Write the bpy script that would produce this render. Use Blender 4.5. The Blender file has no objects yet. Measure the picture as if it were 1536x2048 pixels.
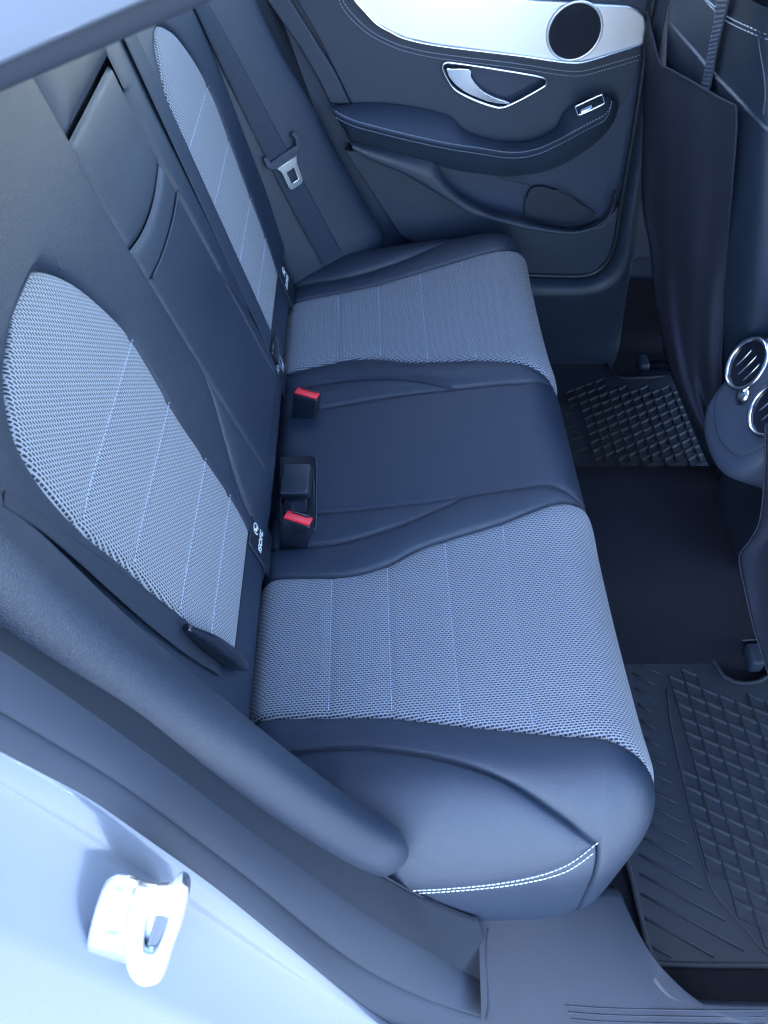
import bpy, bmesh, math, random
import numpy as np
from mathutils import Vector, Matrix
from mathutils.bvhtree import BVHTree
random.seed(7); np.random.seed(7)
S = bpy.context.scene
COL = S.collection
R = math.radians

# ------------------------------------------------------------------ camera
CP = np.array([0.12510669, -0.92686815, 0.95053824])
CM = np.array([[0.99962668, -0.02247548, 0.01553569],
               [-0.00692692, -0.75850748, -0.65162752],
               [0.02642958, 0.65127664, -0.75838]])
CF = 1592.7
cd = bpy.data.cameras.new('camera'); cam = bpy.data.objects.new('camera', cd); COL.objects.link(cam)
cam.matrix_world = Matrix([[CM[0][i], -CM[1][i], -CM[2][i], CP[i]] for i in range(3)] + [[0, 0, 0, 1]])
cd.sensor_fit = 'VERTICAL'; cd.sensor_height = 32; cd.lens = CF / 2048 * 32
cd.clip_start = 0.02; cd.clip_end = 500
cd.dof.use_dof = True; cd.dof.focus_distance = 1.15; cd.dof.aperture_fstop = 13
S.camera = cam

# ------------------------------------------------------------------ daylight
w = bpy.data.worlds.new("World"); S.world = w; w.use_nodes = True
SUN_EL, SUN_AZ = R(62), R(280)          # azimuth measured from +Y towards +X
nt = w.node_tree; bg = nt.nodes['Background']
sky = nt.nodes.new('ShaderNodeTexSky'); sky.sky_type = 'NISHITA'; sky.sun_disc = False
sky.sun_elevation = SUN_EL; sky.sun_rotation = SUN_AZ
nt.links.new(sky.outputs[0], bg.inputs[0]); bg.inputs[1].default_value = 0.15
sl = bpy.data.lights.new('sun', 'SUN'); sl.energy = 3.5; sl.angle = R(0.5); sl.color = (1, .96, .9)
so = bpy.data.objects.new('sun', sl); COL.objects.link(so)
sd = Vector((math.sin(SUN_AZ) * math.cos(SUN_EL), math.cos(SUN_AZ) * math.cos(SUN_EL), math.sin(SUN_EL)))
so.rotation_euler = (-sd).to_track_quat('-Z', 'Y').to_euler()
S.view_settings.view_transform = 'Standard'; S.view_settings.look = 'None'; S.view_settings.gamma = 1
S.cycles.filter_width = 1.3
S.view_settings.exposure = 3.8

# ------------------------------------------------------------------ helpers
def ray(x, y):
    d = np.array([(x - 768) / CF, (y - 1024) / CF, 1.0]) @ CM
    return d
def at(x, y, axis, val):                 # the point of the photograph at (x, y) on the plane axis = val
    d = ray(x, y); t = (val - CP[axis]) / d[axis]
    return CP + t * d
def AY(x, y, v): return at(x, y, 1, v)
def AZ(x, y, v): return at(x, y, 2, v)
def AX(x, y, v): return at(x, y, 0, v)

def cr(pts, n, closed=False):            # Catmull-Rom through points, n samples evenly by length
    P = [np.asarray(p, float) for p in pts]
    if closed: P = [P[-1]] + P + [P[0], P[1]]
    else: P = [2 * P[0] - P[1]] + P + [2 * P[-1] - P[-2]]
    out = []
    for i in range(1, len(P) - 2):
        p0, p1, p2, p3 = P[i - 1:i + 3]
        for t in np.linspace(0, 1, 24, endpoint=False):
            out.append(.5 * (2 * p1 + (p2 - p0) * t + (2 * p0 - 5 * p1 + 4 * p2 - p3) * t * t + (3 * p1 - p0 - 3 * p2 + p3) * t ** 3))
    out.append(P[-2]); out = np.array(out)
    L = np.concatenate([[0], np.cumsum(np.linalg.norm(np.diff(out, axis=0), axis=1))])
    q = np.linspace(0, L[-1], n, endpoint=not closed)
    return np.stack([np.interp(q, L, out[:, k]) for k in range(out.shape[1])], 1)

def fn(pts):                             # smooth function from (x, y) pairs
    c = cr(pts, 400); c = c[np.argsort(c[:, 0])]
    return lambda x: np.interp(x, c[:, 0], c[:, 1])

def link(o, parent=None):
    COL.objects.link(o)
    if parent is not None:
        o.parent = parent; o.matrix_parent_inverse = PINV[parent.name] if parent.name in PINV else Matrix.Identity(4)
    return o
PINV = {}
def thing(name, label, cat, loc=(0, 0, 0), group=None):
    o = bpy.data.objects.new(name, None); o.empty_display_size = .05; COL.objects.link(o); o.location = Vector([float(v) for v in loc])
    PINV[o.name] = Matrix.Translation(-o.location)
    o['label'] = label; o['category'] = cat
    if group: o['group'] = group
    return o
def struct(o): o['kind'] = 'structure'; return o
def stuff(o): o['kind'] = 'stuff'; return o

def mesh(name, V, F, mat, parent=None, smooth=True, uv=None):
    me = bpy.data.meshes.new(name)
    me.from_pydata([tuple(map(float, v)) for v in V], [], [tuple(map(int, f)) for f in F]); me.update()
    if uv is not None:
        ul = me.uv_layers.new(name='UVMap'); li = np.empty(len(me.loops), np.int32); me.loops.foreach_get('vertex_index', li)
        ul.data.foreach_set('uv', np.asarray(uv, np.float32)[li].ravel())
    if smooth: me.polygons.foreach_set('use_smooth', [True] * len(me.polygons))
    me.materials.append(mat)
    return link(bpy.data.objects.new(name, me), parent)

def grid(name, P, mat, parent=None, uv=None, flip=False, smooth=True, closed=False):
    P = np.asarray(P, float); n, m = P.shape[:2]
    ii, jj = np.meshgrid(np.arange(n - 1), np.arange(m if closed else m - 1), indexing='ij'); ii = ii.ravel(); jj = jj.ravel(); j2 = (jj + 1) % m
    F = np.stack([ii * m + jj, (ii + 1) * m + jj, (ii + 1) * m + j2, ii * m + j2], 1)
    if flip: F = F[:, ::-1]
    return mesh(name, P.reshape(-1, 3), F, mat, parent, smooth, None if uv is None else np.asarray(uv).reshape(-1, 2))

def tube(name, pts, r, mat, parent=None, seg=8, closed=False, n=None, flat=1.0, up=None):
    P = cr(pts, n or max(12, len(pts) * 6), closed) if n != 0 else np.asarray(pts, float)
    N = len(P); T = np.gradient(P, axis=0)
    if closed: T = np.roll(P, -1, 0) - np.roll(P, 1, 0)
    T /= np.linalg.norm(T, axis=1)[:, None]
    u = np.array(up if up is not None else ([0, 0, 1.] if abs(T[0][2]) < .9 else [1., 0, 0]), float)
    rows = []; rr = r if hasattr(r, '__len__') else None
    for i in range(N):
        a = np.cross(T[i], u); a /= np.linalg.norm(a); b = np.cross(a, T[i])
        if up is None: u = b
        rad = float(np.interp(i / (N - 1), np.linspace(0, 1, len(rr)), rr)) if rr is not None else r
        rows.append([P[i] + rad * (math.cos(t) * a + flat * math.sin(t) * b) for t in np.linspace(0, 2 * math.pi, seg, endpoint=False)])
    if closed: rows.append(rows[0])
    o = grid(name, rows, mat, parent, closed=True)
    if not closed:
        bm = bmesh.new(); bm.from_mesh(o.data); bm.verts.ensure_lookup_table()
        bm.faces.new([bm.verts[i] for i in range(seg)]); bm.faces.new([bm.verts[(N - 1) * seg + i] for i in reversed(range(seg))])
        bm.to_mesh(o.data); bm.free()
    return o

def frame(o, x, y):                      # matrix with the given local x and y directions
    x = Vector([float(v) for v in x]).normalized(); z = x.cross(Vector([float(v) for v in y])).normalized(); y = z.cross(x)
    return Matrix([[x[i], y[i], z[i], float(o[i])] for i in range(3)] + [[0, 0, 0, 1]])

def plate(name, loops, M, depth, bevel, mat, parent=None, smooth=True, res=2):
    """flat plate with rounded rim: loops of local 2-D points, first is the outline, others are holes; front face at local z = 0"""
    cu = bpy.data.curves.new(name, 'CURVE'); cu.dimensions = '2D'; cu.fill_mode = 'BOTH'
    for lp in loops:
        sp = cu.splines.new('POLY'); sp.points.add(len(lp) - 1); sp.use_cyclic_u = True
        for p, q in zip(sp.points, lp): p.co = (float(q[0]), float(q[1]), 0, 1)
    cu.extrude = max(depth / 2 - bevel, 1e-5); cu.bevel_depth = bevel; cu.bevel_resolution = res; cu.offset = -bevel
    tmp = bpy.data.objects.new('tmp', cu); COL.objects.link(tmp)
    dg = bpy.context.evaluated_depsgraph_get(); me = bpy.data.meshes.new_from_object(tmp.evaluated_get(dg)); me.name = name
    bpy.data.objects.remove(tmp); bpy.data.curves.remove(cu)
    me.transform(M @ Matrix.Translation((0, 0, -depth / 2)))
    me.polygons.foreach_set('use_smooth', [False] * len(me.polygons))
    me.materials.clear(); me.materials.append(mat)
    o = link(bpy.data.objects.new(name, me), parent)
    if smooth:
        me.polygons.foreach_set('use_smooth', [True] * len(me.polygons))
        me.set_sharp_from_angle(angle=R(30))
    return o

def loc2(pts3, M):                       # 3-D points into a frame's local 2-D
    Mi = M.inverted(); return [tuple((Mi @ Vector([float(v) for v in p]))[:2]) for p in pts3]

def box(name, M, sx, sy, sz, mat, parent=None, bev=.002, seg=2, taper=(1, 1)):
    bm = bmesh.new(); bmesh.ops.create_cube(bm, size=1)
    for v in bm.verts:
        k = (1, 1) if v.co.z < 0 else taper
        v.co = Vector((v.co.x * sx * k[0], v.co.y * sy * k[1], v.co.z * sz))
    if bev: bmesh.ops.bevel(bm, geom=bm.edges[:], offset=bev, segments=seg, profile=.5, affect='EDGES')
    me = bpy.data.meshes.new(name); bm.to_mesh(me); bm.free(); me.transform(M)
    me.polygons.foreach_set('use_smooth', [True] * len(me.polygons)); me.set_sharp_from_angle(angle=R(40))
    me.materials.append(mat)
    return link(bpy.data.objects.new(name, me), parent)

def disc(name, M, r, mat, parent=None, dome=0., seg=40, rings=6, ry=None):
    V = [(0, 0, dome)]; F = []
    for k in range(1, rings + 1):
        q = k / rings
        for j in range(seg):
            a = 2 * math.pi * j / seg; V.append((r * q * math.cos(a), (ry or r) * q * math.sin(a), dome * math.sqrt(max(0, 1 - q * q)) if dome > 0 else dome * (1 - q * q)))
    for j in range(seg):
        F.append((0, 1 + j, 1 + (j + 1) % seg))
        for k in range(rings - 1):
            a = 1 + k * seg; F.append((a + j, a + seg + j, a + seg + (j + 1) % seg, a + (j + 1) % seg))
    V = [M @ Vector(v) for v in V]
    return mesh(name, V, F, mat, parent)

def ring(name, M, r, t, mat, parent=None, seg=48, ry=None, flat=1.):
    V = []; F = []; ks = 10
    for j in range(seg):
        a = 2 * math.pi * j / seg; c = Vector((r * math.cos(a), (ry or r) * math.sin(a), 0)); d = Vector((math.cos(a), math.sin(a), 0))
        for k in range(ks):
            b = 2 * math.pi * k / ks; V.append(M @ (c + d * t * math.cos(b) + Vector((0, 0, t * flat * math.sin(b)))))
    for j in range(seg):
        for k in range(ks):
            F.append((j * ks + k, ((j + 1) % seg) * ks + k, ((j + 1) % seg) * ks + (k + 1) % ks, j * ks + (k + 1) % ks))
    return mesh(name, V, F, mat, parent)

def stitches(name, P, Nrm, mat, parent, length=.0042, gap=.002, r=.0007, lift=.0004):
    """a row of thread stitches along polyline P with surface normals Nrm"""
    P = np.asarray(P); Nrm = np.asarray(Nrm); L = np.concatenate([[0], np.cumsum(np.linalg.norm(np.diff(P, axis=0), axis=1))])
    V = []; F = []; q = 0.0
    I = lambda A, x: np.array([np.interp(x, L, A[:, k]) for k in range(3)])
    while q + length < L[-1]:
        a, b = I(P, q), I(P, q + length); n = I(Nrm, q + length / 2); n /= np.linalg.norm(n)
        t = b - a; t /= np.linalg.norm(t); s = np.cross(n, t); m = (a + b) / 2
        k = len(V); h = lift
        ang = random.uniform(-.12, .12) * length
        for c, wd, ht in ((a, .35, .3), (a * .7 + b * .3, 1, 1), (a * .3 + b * .7, 1, 1), (b, .35, .3)):
            off = s * ang * ((c - m) @ t) / length
            V += [c + off + s * r * wd - n * r * .5, c + off + n * (h + r * ht), c + off - s * r * wd - n * r * .5]
        for i in range(3):
            o = k + i * 3; F += [(o, o + 3, o + 4, o + 1), (o + 1, o + 4, o + 5, o + 2)]
        q += length + gap
    return stuff(mesh(name, V, F, mat, parent))

# ------------------------------------------------------------------ materials
MAT = {}
def newmat(name, col, rough=.5, metal=0, spec=.5, coat=0):
    m = bpy.data.materials.new(name); m.use_nodes = True; b = m.node_tree.nodes['Principled BSDF']
    b.inputs['Base Color'].default_value = (*col, 1); b.inputs['Roughness'].default_value = rough; b.inputs['Metallic'].default_value = metal
    b.inputs['Specular IOR Level'].default_value = spec; b.inputs['Coat Weight'].default_value = coat
    MAT[name] = m; return m, m.node_tree, b
def nd(t, typ, **kw):
    n = t.nodes.new(typ)
    for k, v in kw.items():
        if k in n.inputs: n.inputs[k].default_value = v
        else: setattr(n, k, v)
    return n
def grain(name, col, rough=.5, scale=900, strength=.25, dist=.0006, var=.12, spec=.5, kind='voronoi', rvar=.1, crease=0., **kw):
    """moulded or tanned surface: fine cell relief, broad tone variation"""
    m, t, b = newmat(name, col, rough, spec=spec, **kw); L = t.links.new
    tc = nd(t, 'ShaderNodeTexCoord')
    if kind == 'voronoi':
        v = nd(t, 'ShaderNodeTexVoronoi', Scale=scale); v.feature = 'DISTANCE_TO_EDGE'
        L(tc.outputs['Object'], v.inputs['Vector']); h = v.outputs['Distance']
        mr = nd(t, 'ShaderNodeMapRange'); mr.inputs['From Max'].default_value = .3; L(h, mr.inputs['Value']); h = mr.outputs[0]
    else:
        v = nd(t, 'ShaderNodeTexNoise', Scale=scale, Detail=3.0); L(tc.outputs['Object'], v.inputs['Vector']); h = v.outputs['Fac']
    bp = nd(t, 'ShaderNodeBump', Strength=strength, Distance=dist); L(h, bp.inputs['Height'])
    n2 = nd(t, 'ShaderNodeTexNoise', Scale=9.0, Detail=5.0); L(tc.outputs['Object'], n2.inputs['Vector'])
    n3 = nd(t, 'ShaderNodeTexNoise', Scale=42.0, Detail=6.0, Distortion=1.6); L(tc.outputs['Object'], n3.inputs['Vector'])
    bp3 = nd(t, 'ShaderNodeBump', Strength=crease, Distance=.0025); L(n3.outputs['Fac'], bp3.inputs['Height']); L(bp.outputs[0], bp3.inputs['Normal'])
    bp2 = nd(t, 'ShaderNodeBump', Strength=.12, Distance=.004); L(n2.outputs['Fac'], bp2.inputs['Height']); L(bp3.outputs[0] if crease else bp.outputs[0], bp2.inputs['Normal'])
    L(bp2.outputs[0], b.inputs['Normal'])
    mx = nd(t, 'ShaderNodeMix', data_type='RGBA'); mx.inputs[6].default_value = (*[c * (1 - var) for c in col], 1); mx.inputs[7].default_value = (*[min(1, c * (1 + var)) for c in col], 1)
    L(n2.outputs['Fac'], mx.inputs[0]); L(mx.outputs[2], b.inputs['Base Color'])
    mr2 = nd(t, 'ShaderNodeMapRange'); mr2.inputs['To Min'].default_value = rough - rvar; mr2.inputs['To Max'].default_value = rough + rvar
    L(n2.outputs['Fac'], mr2.inputs['Value']); L(mr2.outputs[0], b.inputs['Roughness'])
    return m

LEATHER = grain('leather', (.0118, .0212, .0410), .43, 640, .5, .00042, spec=.6, rvar=.07, crease=.06)
PLASTIC = grain('grained_plastic', (.023, .034, .058), .5, 1500, .2, .0003)
SOFT = grain('soft_trim', (.025, .038, .066), .55, 1300, .2, .0003)
GRILLE = grain('speaker_mesh', (.012, .017, .028), .5, 700, .8, .0012)
KNIT = grain('pillar_cloth', (.010, .0145, .024), .8, 1800, .3, .0003, kind='noise', spec=.3)
DARK = grain('dark_plastic', (.012, .017, .028), .42, 1500, .15, .0003)
CONSOLE = grain('console_plastic', (.045, .060, .095), .5, 1500, .2, .0003)
POCKET = grain('pocket_plastic', (.030, .045, .085), .5, 1500, .2, .0003)
HOLDER = grain('holder_shade', (.017, .026, .047), .5, 1500, .2, .0003)  # dark tone standing for the shade inside the bottle holder
RUBBER = grain('mat_rubber', (.014, .019, .029), .66, 1600, .2, .0003, spec=.4)
CARPET = grain('carpet', (.012, .014, .021), .95, 1400, .9, .002, kind='noise', spec=.1)
SHEET = grain('kick_cloth', (.021, .025, .042), .75, 2200, .25, .0003, kind='noise', spec=.25)
GLOSS, _, _ = newmat('gloss_black', (.008, .011, .02), .18)
CHROME, _, _ = newmat('chrome', (.80, .84, .9), .16, 1)
SATIN, _, _ = newmat('satin_metal', (.84, .87, .92), .42, .85)
STEEL, _, _ = newmat('steel', (.75, .8, .86), .25, 1)
THREAD, _, _ = newmat('thread', (.46, .52, .60), .7)
FINE, _, _ = newmat('fine_thread', (.36, .44, .56), .7)
INK, _, _ = newmat('white_print', (.85, .9, .95), .6)
RED, _, rb = newmat('red_plastic', (.86, .028, .045), .38)
PAINT, _, _ = newmat('silver_paint', (.19, .23, .295), .26, .6, coat=.4)
SILLP = grain('shaded_sill_plastic', (.010, .015, .025), .5, 1500, .25, .0003)  # plastic darkened to stand for shade from the open door
SEAL = grain('seal_rubber', (.018, .025, .040), .7, 1500, .3, .0004, kind='noise', spec=.3)
CONC = grain('tinted_asphalt', (.075, .092, .122), .9, 60, .4, .01, kind='noise')  # unseen ground, tinted blue so its bounce colours the door side
BOUNCE = grain('blue_bounce_cloth', (.30, .41, .58), .9, 1800, .2, .0003, kind='noise')  # unseen cloth, tinted to bounce blue light onto the backrest

def fabric():
    m, t, b = newmat('seat_fabric', (.2, .28, .42), .75, spec=.35); L = t.links.new
    uv = nd(t, 'ShaderNodeUVMap'); sx = nd(t, 'ShaderNodeSeparateXYZ'); L(uv.outputs[0], sx.inputs[0])
    def M(op, a, b_=None, c=None):
        n = nd(t, 'ShaderNodeMath', operation=op)
        for i, q in enumerate((a, b_, c)):
            if q is None: continue
            if isinstance(q, (int, float)): n.inputs[i].default_value = q
            else: L(q, n.inputs[i])
        return n.outputs[0]
    # knit: rows of short loops, every second row shifted by half a loop, dark eyelets between
    pu, pv = .0055, .0032
    nz = nd(t, 'ShaderNodeTexNoise', Scale=14.0, Detail=2.0); L(uv.outputs[0], nz.inputs['Vector'])
    wob = M('MULTIPLY', M('SUBTRACT', nz.outputs['Fac'], .5), .0045)
    v = M('DIVIDE', M('ADD', sx.outputs[1], wob), pv); row = M('FLOOR', v); fv = M('SUBTRACT', v, row)
    sh = M('MULTIPLY', M('MODULO', M('ABSOLUTE', row), 2.0), .5)
    u = M('ADD', M('DIVIDE', M('ADD', sx.outputs[0], M('MULTIPLY', wob, .6)), pu), sh); fu = M('SUBTRACT', u, M('FLOOR', u))
    du = M('SUBTRACT', fu, .5); dv = M('SUBTRACT', fv, .5)
    d = M('MAXIMUM', M('MULTIPLY', M('ABSOLUTE', du), 1.0), M('MULTIPLY', M('ABSOLUTE', dv), 1.35))
    h = nd(t, 'ShaderNodeMapRange', interpolation_type='SMOOTHSTEP'); h.inputs['From Min'].default_value = .27; h.inputs['From Max'].default_value = .47; L(d, h.inputs['Value'])
    n2 = nd(t, 'ShaderNodeTexNoise', Scale=260.0, Detail=2.0); L(uv.outputs[0], n2.inputs['Vector'])
    hv = M('MULTIPLY', h.outputs[0], M('ADD', M('MULTIPLY', n2.outputs['Fac'], .6), .7))
    mx = nd(t, 'ShaderNodeMix', data_type='RGBA'); mx.inputs[6].default_value = (.014, .020, .034, 1); mx.inputs[7].default_value = (.27, .29, .33, 1)
    L(hv, mx.inputs[0]); L(mx.outputs[2], b.inputs['Base Color'])
    bp = nd(t, 'ShaderNodeBump', Strength=.6, Distance=.0012); L(h.outputs[0], bp.inputs['Height']); L(bp.outputs[0], b.inputs['Normal'])
    b.inputs['Sheen Weight'].default_value = .15
    return m
FABRIC = fabric()

def webbing(name, col, pitch=.0026):
    m, t, b = newmat(name, col, .55, spec=.4); L = t.links.new
    uv = nd(t, 'ShaderNodeUVMap'); sx = nd(t, 'ShaderNodeSeparateXYZ'); L(uv.outputs[0], sx.inputs[0])
    a = nd(t, 'ShaderNodeMath', operation='MULTIPLY'); a.inputs[1].default_value = 2 * math.pi / pitch; L(sx.outputs[0], a.inputs[0])
    s = nd(t, 'ShaderNodeMath', operation='SINE'); L(a.outputs[0], s.inputs[0])
    bp = nd(t, 'ShaderNodeBump', Strength=.5, Distance=.0006); L(s.outputs[0], bp.inputs['Height']); L(bp.outputs[0], b.inputs['Normal'])
    return m
WEB = webbing('belt_webbing', (.018, .029, .051))
WEBD = webbing('shaded_webbing', (.018, .027, .045))  # same webbing as the other belts, shade put into its colour
STRAPW = webbing('strap_webbing', (.05, .065, .10), .0075)

# ================================================================== floor, tunnel, outside ground
ground = struct(grid('ground', [[(-12, -12, -.62), (-12, 12, -.62)], [(12, -12, -.62), (12, 12, -.62)]], CONC, flip=True))
fl = struct(grid('car_floor', [[(x, y, -.345) for y in np.linspace(-.79, .70, 8)] for x in np.linspace(-.3, 1.5, 8)], CARPET))
prof = cr([(-.205, -.345), (-.178, -.30), (-.150, -.215), (-.11, -.187), (0, -.18), (.12, -.182), (.178, -.20), (.19, -.25), (.21, -.345)], 40)
tun = struct(grid('tunnel', [[(x, y, z) for y, z in prof] for x in np.linspace(.0, 1.5, 12)], CARPET, flip=True))

# ================================================================== rear seat cushion
X0, RX, W0, RW, RC = .405, .066, .553, .10, .115
X1, Y1 = X0 + RX, W0 + RW
def roll(a, a0, r):
    q = np.maximum(0, a - a0); th = np.clip(q / r, 0, math.pi / 2)
    return np.where(a < a0, a, a0 + r * np.sin(th)), r * (1 - np.cos(th)) + np.maximum(0, q - r * math.pi / 2)
def cush(s, wv):                          # wv >= 0: distance from the car's middle along the surface
    s, wv = np.broadcast_arrays(np.asarray(s, float), np.asarray(wv, float))
    hx, dx = roll(s, X0, RX); hy, dy = roll(wv, W0, RW)
    top = .17 * np.minimum(hx, .40) - .6 * np.maximum(0, hx - .36) ** 2
    top = top - 5. * np.maximum(0, .016 - hx) ** 2 - 40 * np.maximum(0, -.005 - hx) ** 2
    top = top + .010 * np.exp(-((hy - .555) / .05) ** 2) * np.clip(hx / .1, 0, 1) + .008 * np.exp(-((hy - .165) / .045) ** 2) * np.clip(hx / .25, .2, 1)
    top = top - .004 * np.exp(-((hy - .34) / .1) ** 2)
    drop = (np.abs(dx) ** 2.5 + np.abs(dy) ** 2.5) ** (1 / 2.5)
    u = np.clip((hx - (X1 - RC)) / RC, 0, 1); v = np.clip((hy - (Y1 - RC)) / RC, 0, 1)
    u2 = u * np.sqrt(1 - v * v / 2); v2 = v * np.sqrt(1 - u * u / 2)
    return np.stack([hx + RC * (u2 - u), hy + RC * (v2 - v), top - drop], -1)
def cnorm(s, wv, e=1e-3):
    a = cush(s + e, wv) - cush(s - e, wv); b = cush(s, wv + e) - cush(s, wv - e)
    n = np.cross(a, b); return n / np.maximum(np.linalg.norm(n, axis=-1), 1e-9)[..., None]
cA = fn([(-.05, .455), (0, .458), (.07, .464), (.157, .473), (.24, .492), (.3, .505), (.36, .518), (.40, .524), (.43, .534), (.46, .552), (.49, .578), (.52, .602), (.58, .63), (.67, .64)])
cD = fn([(-.05, .236), (0, .236), (.1, .246), (.16, .235), (.21, .213), (.27, .199), (.33, .186), (.40, .163), (.44, .152), (.5, .14), (.67, .13)])
cE_ = fn([(-.05, .180), (0, .181), (.06, .186), (.11, .184), (.18, .168), (.24, .145), (.282, .123)])
cF = fn([(-.05, .115), (.05, .121), (.1, .124), (.19, .126), (.27, .124), (.35, .121), (.4, .118), (.43, .125), (.5, .14), (.67, .15)])
cE = lambda s: np.where(s < .282, np.maximum(cE_(s), cF(s)), cF(s))
cB_ = fn([(-.05, .512), (0, .512), (.1, .510), (.168, .522), (.226, .540), (.285, .568), (.335, .602), (.372, .631), (.405, .656)])
WE, SM = .875, .395
def cB(s): return np.where(s < SM, cB_(s), np.minimum(WE, cB_(SM) + (np.maximum(s, SM) - SM) * 7.))
cC_ = fn([(-.05, .694), (.1, .696), (.18, .697), (.22, .698), (.276, .695), (.323, .685), (.355, .671), (.395, .646)])
cC = lambda s: np.where(s < SM, np.maximum(cC_(s), cB_(s) + .0005), cB(s))
STS = (.08, .16, .244, .328, .41)
def panel(name, f0, f1, s0, s1, sg, mat, h, parent, n=150, m=22, fab=False, edge=.05):
    s = np.linspace(s0, s1, n); t = np.linspace(0, 1, m); t = .5 - .5 * np.cos(math.pi * t) * (1 - .0)
    a, b = f0(s)[:, None], f1(s)[:, None]; W = a + (b - a) * t; SS = np.broadcast_to(s[:, None], W.shape)
    P = cush(SS, np.abs(W)); P[..., 1] *= np.where(W < 0, -1, 1) if f0 is mid0 else 1
    N = cnorm(SS, np.abs(W)); N[..., 1] *= np.where(W < 0, -1, 1) if f0 is mid0 else 1
    wd = np.abs(b - a); e = np.minimum(t, 1 - t) * wd
    H = h * np.minimum(1, wd / edge) * (1 - np.exp(-(e / .011))) - .0035 * np.exp(-(e / .003) ** 2)
    if fab:
        for k in STS: H = H - .0016 * np.exp(-((SS - k) / .006) ** 2) * np.clip(1.4 - SS / .4, 0, 1)
    P = P + N * H[..., None]
    P[..., 1] *= sg
    return grid(name, P, mat, parent, uv=np.stack([SS, W], -1), flip=(sg < 0))
mid0 = lambda s: -cF(s)

seat = thing('seat_cushion', 'long rear bench cushion with two grey fabric seats and a black leather middle', 'seat cushion', (.2, 0, -.2))
panel('middle_panel', mid0, cF, -.05, .67, 1, LEATHER, .004, seat, m=40)
fab_c = {}
for sg in (-1, 1):
    panel('leather_wing', cF, cE, -.05, .283, sg, LEATHER, .006, seat)
    panel('inner_bolster', cE, cD, -.05, .67, sg, LEATHER, .007, seat, n=200)
    panel('fabric_insert', cD, cA, -.05, .67, sg, FABRIC, .005, seat, n=300, m=40, fab=True)
    panel('outer_bolster', cA, cB, -.05, .67, sg, LEATHER, .008, seat, n=260, m=36, edge=.06)
    panel('side_pad', cB, cC, -.05, SM, sg, LEATHER, .010, seat, n=160, m=30)
    panel('side_skirt', cC, lambda s: np.full_like(s, WE), -.05, .435, sg, LEATHER, .003, seat, n=200, m=26)
    # stitch rows
    s = np.linspace(.02, SM, 200)
    for off in (-.0068, .0062):
        W = cC(s) + off; P = cush(s, W); N = cnorm(s, W); P = P + N * (.0050 if off < 0 else .0026)
        P[:, 1] *= sg; N[:, 1] *= sg
        stitches('seam_stitching', P, N, THREAD, seat, .0046, .0012, .0005)
    for k in STS[:4]:
        W = np.linspace(float(cD(k)) + .006, float(cA(k)) - .006, 60); sk = np.full_like(W, k)
        P = cush(sk, W); N = cnorm(sk, W); P = P + N * .0033; P[:, 1] *= sg; N[:, 1] *= sg
        stitches('channel_stitching', P, N, FINE, seat, .0036, .0010, .0007)

# ================================================================== rear backrest
def bx(z): return -.0165 - .272 * z
BUP = np.array([-.272, 0, 1.]); BUP /= np.linalg.norm(BUP); BN = np.array([1, 0, .272]); BN /= np.linalg.norm(BN)
def backs(z, y):                          # smooth base of the backrest
    z, y = np.broadcast_arrays(np.asarray(z, float), np.asarray(y, float)); a = np.abs(y)
    x = bx(z) + .010 * np.exp(-((a - .52) / .05) ** 2) * np.clip(z / .2, 0, 1)
    x = x - .25 * np.maximum(0, .03 - z) ** 2 / .03
    return np.stack([x, y, z], -1)
bA = fn([(.076, .42), (.12, .436), (.17, .444), (.25, .452), (.335, .463), (.40, .478), (.45, .482), (.485, .477), (.513, .460), (.537, .42), (.549, .378), (.555, .34)])
zs = lambda z: z + .0135 * np.clip((np.asarray(z, float) - .33) / .12, 0, 1)
bD = fn([(.076, .215), (.10, .207), (.15, .204), (.233, .210), (.30, .215), (.34, .213), (.38, .211), (.42, .212), (.46, .226), (.50, .247), (.53, .272), (.548, .296), (.555, .318)])
ZB, ZT = .0763, .5545
def bpanel(name, f0, f1, z0, z1, sg, mat, h, parent, n=120, m=24, fab=False, edge=.05, ends=(0, 0), fwd=None, soft=None, zt=None, warp=None):
    z = np.linspace(z0, z1, n); t = .5 - .5 * np.cos(math.pi * np.linspace(0, 1, m))
    a, b = f0(z)[:, None], f1(z)[:, None]; W = a + (b - a) * t; Z = np.broadcast_to(z[:, None], W.shape)
    Z0 = Z
    if warp: Z = Z + warp(Z, W)
    P = backs(Z, W); wd = np.abs(b - a); e = np.minimum(t, 1 - t) * wd
    if soft: e = np.where(Z > zt, (t if soft == 'r' else 1 - t) * wd + .004, e)
    if ends[0]: e = np.minimum(e, Z0 - z0)
    if ends[1]: e = np.minimum(e, z1 - Z0)
    H = h * np.minimum(1, wd / edge) * (1 - np.exp(-(e / .011))) - .0035 * np.exp(-(e / .003) ** 2)
    if fab:
        for k in BST: H = H - .0016 * np.exp(-((Z - k) / .006) ** 2)
    if fwd is not None: H = H + fwd(Z, W)
    P = P + BN * H[..., None]; P[..., 1] *= sg
    return grid(name, P, mat, parent, uv=np.stack([Z * 1.04, W], -1), flip=(sg > 0))
bA_f = fn([(.076, .42), (.12, .436), (.17, .444), (.25, .450), (.335, .458), (.395, .462), (.45, .446), (.50, .408), (.525, .37), (.538, .34), (.5415, .325)])
BST = (.152, .227, .325, .412)
back = thing('folding_rear_seat', 'reclined rear backrest with two tall grey fabric panels and a black leather armrest panel', 'seat backrest', (-.05, 0, 0))
C = lambda v: (lambda z: np.full_like(np.asarray(z, float), v))
bM = fn([(-.05, .106), (.1, .108), (.3, .109), (.57, .105), (.8, .105)])
bW_ = fn([(-.05, .19), (.03, .188), (.1, .182), (.16, .165), (.21, .142), (.25, .121), (.285, .109)])
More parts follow.
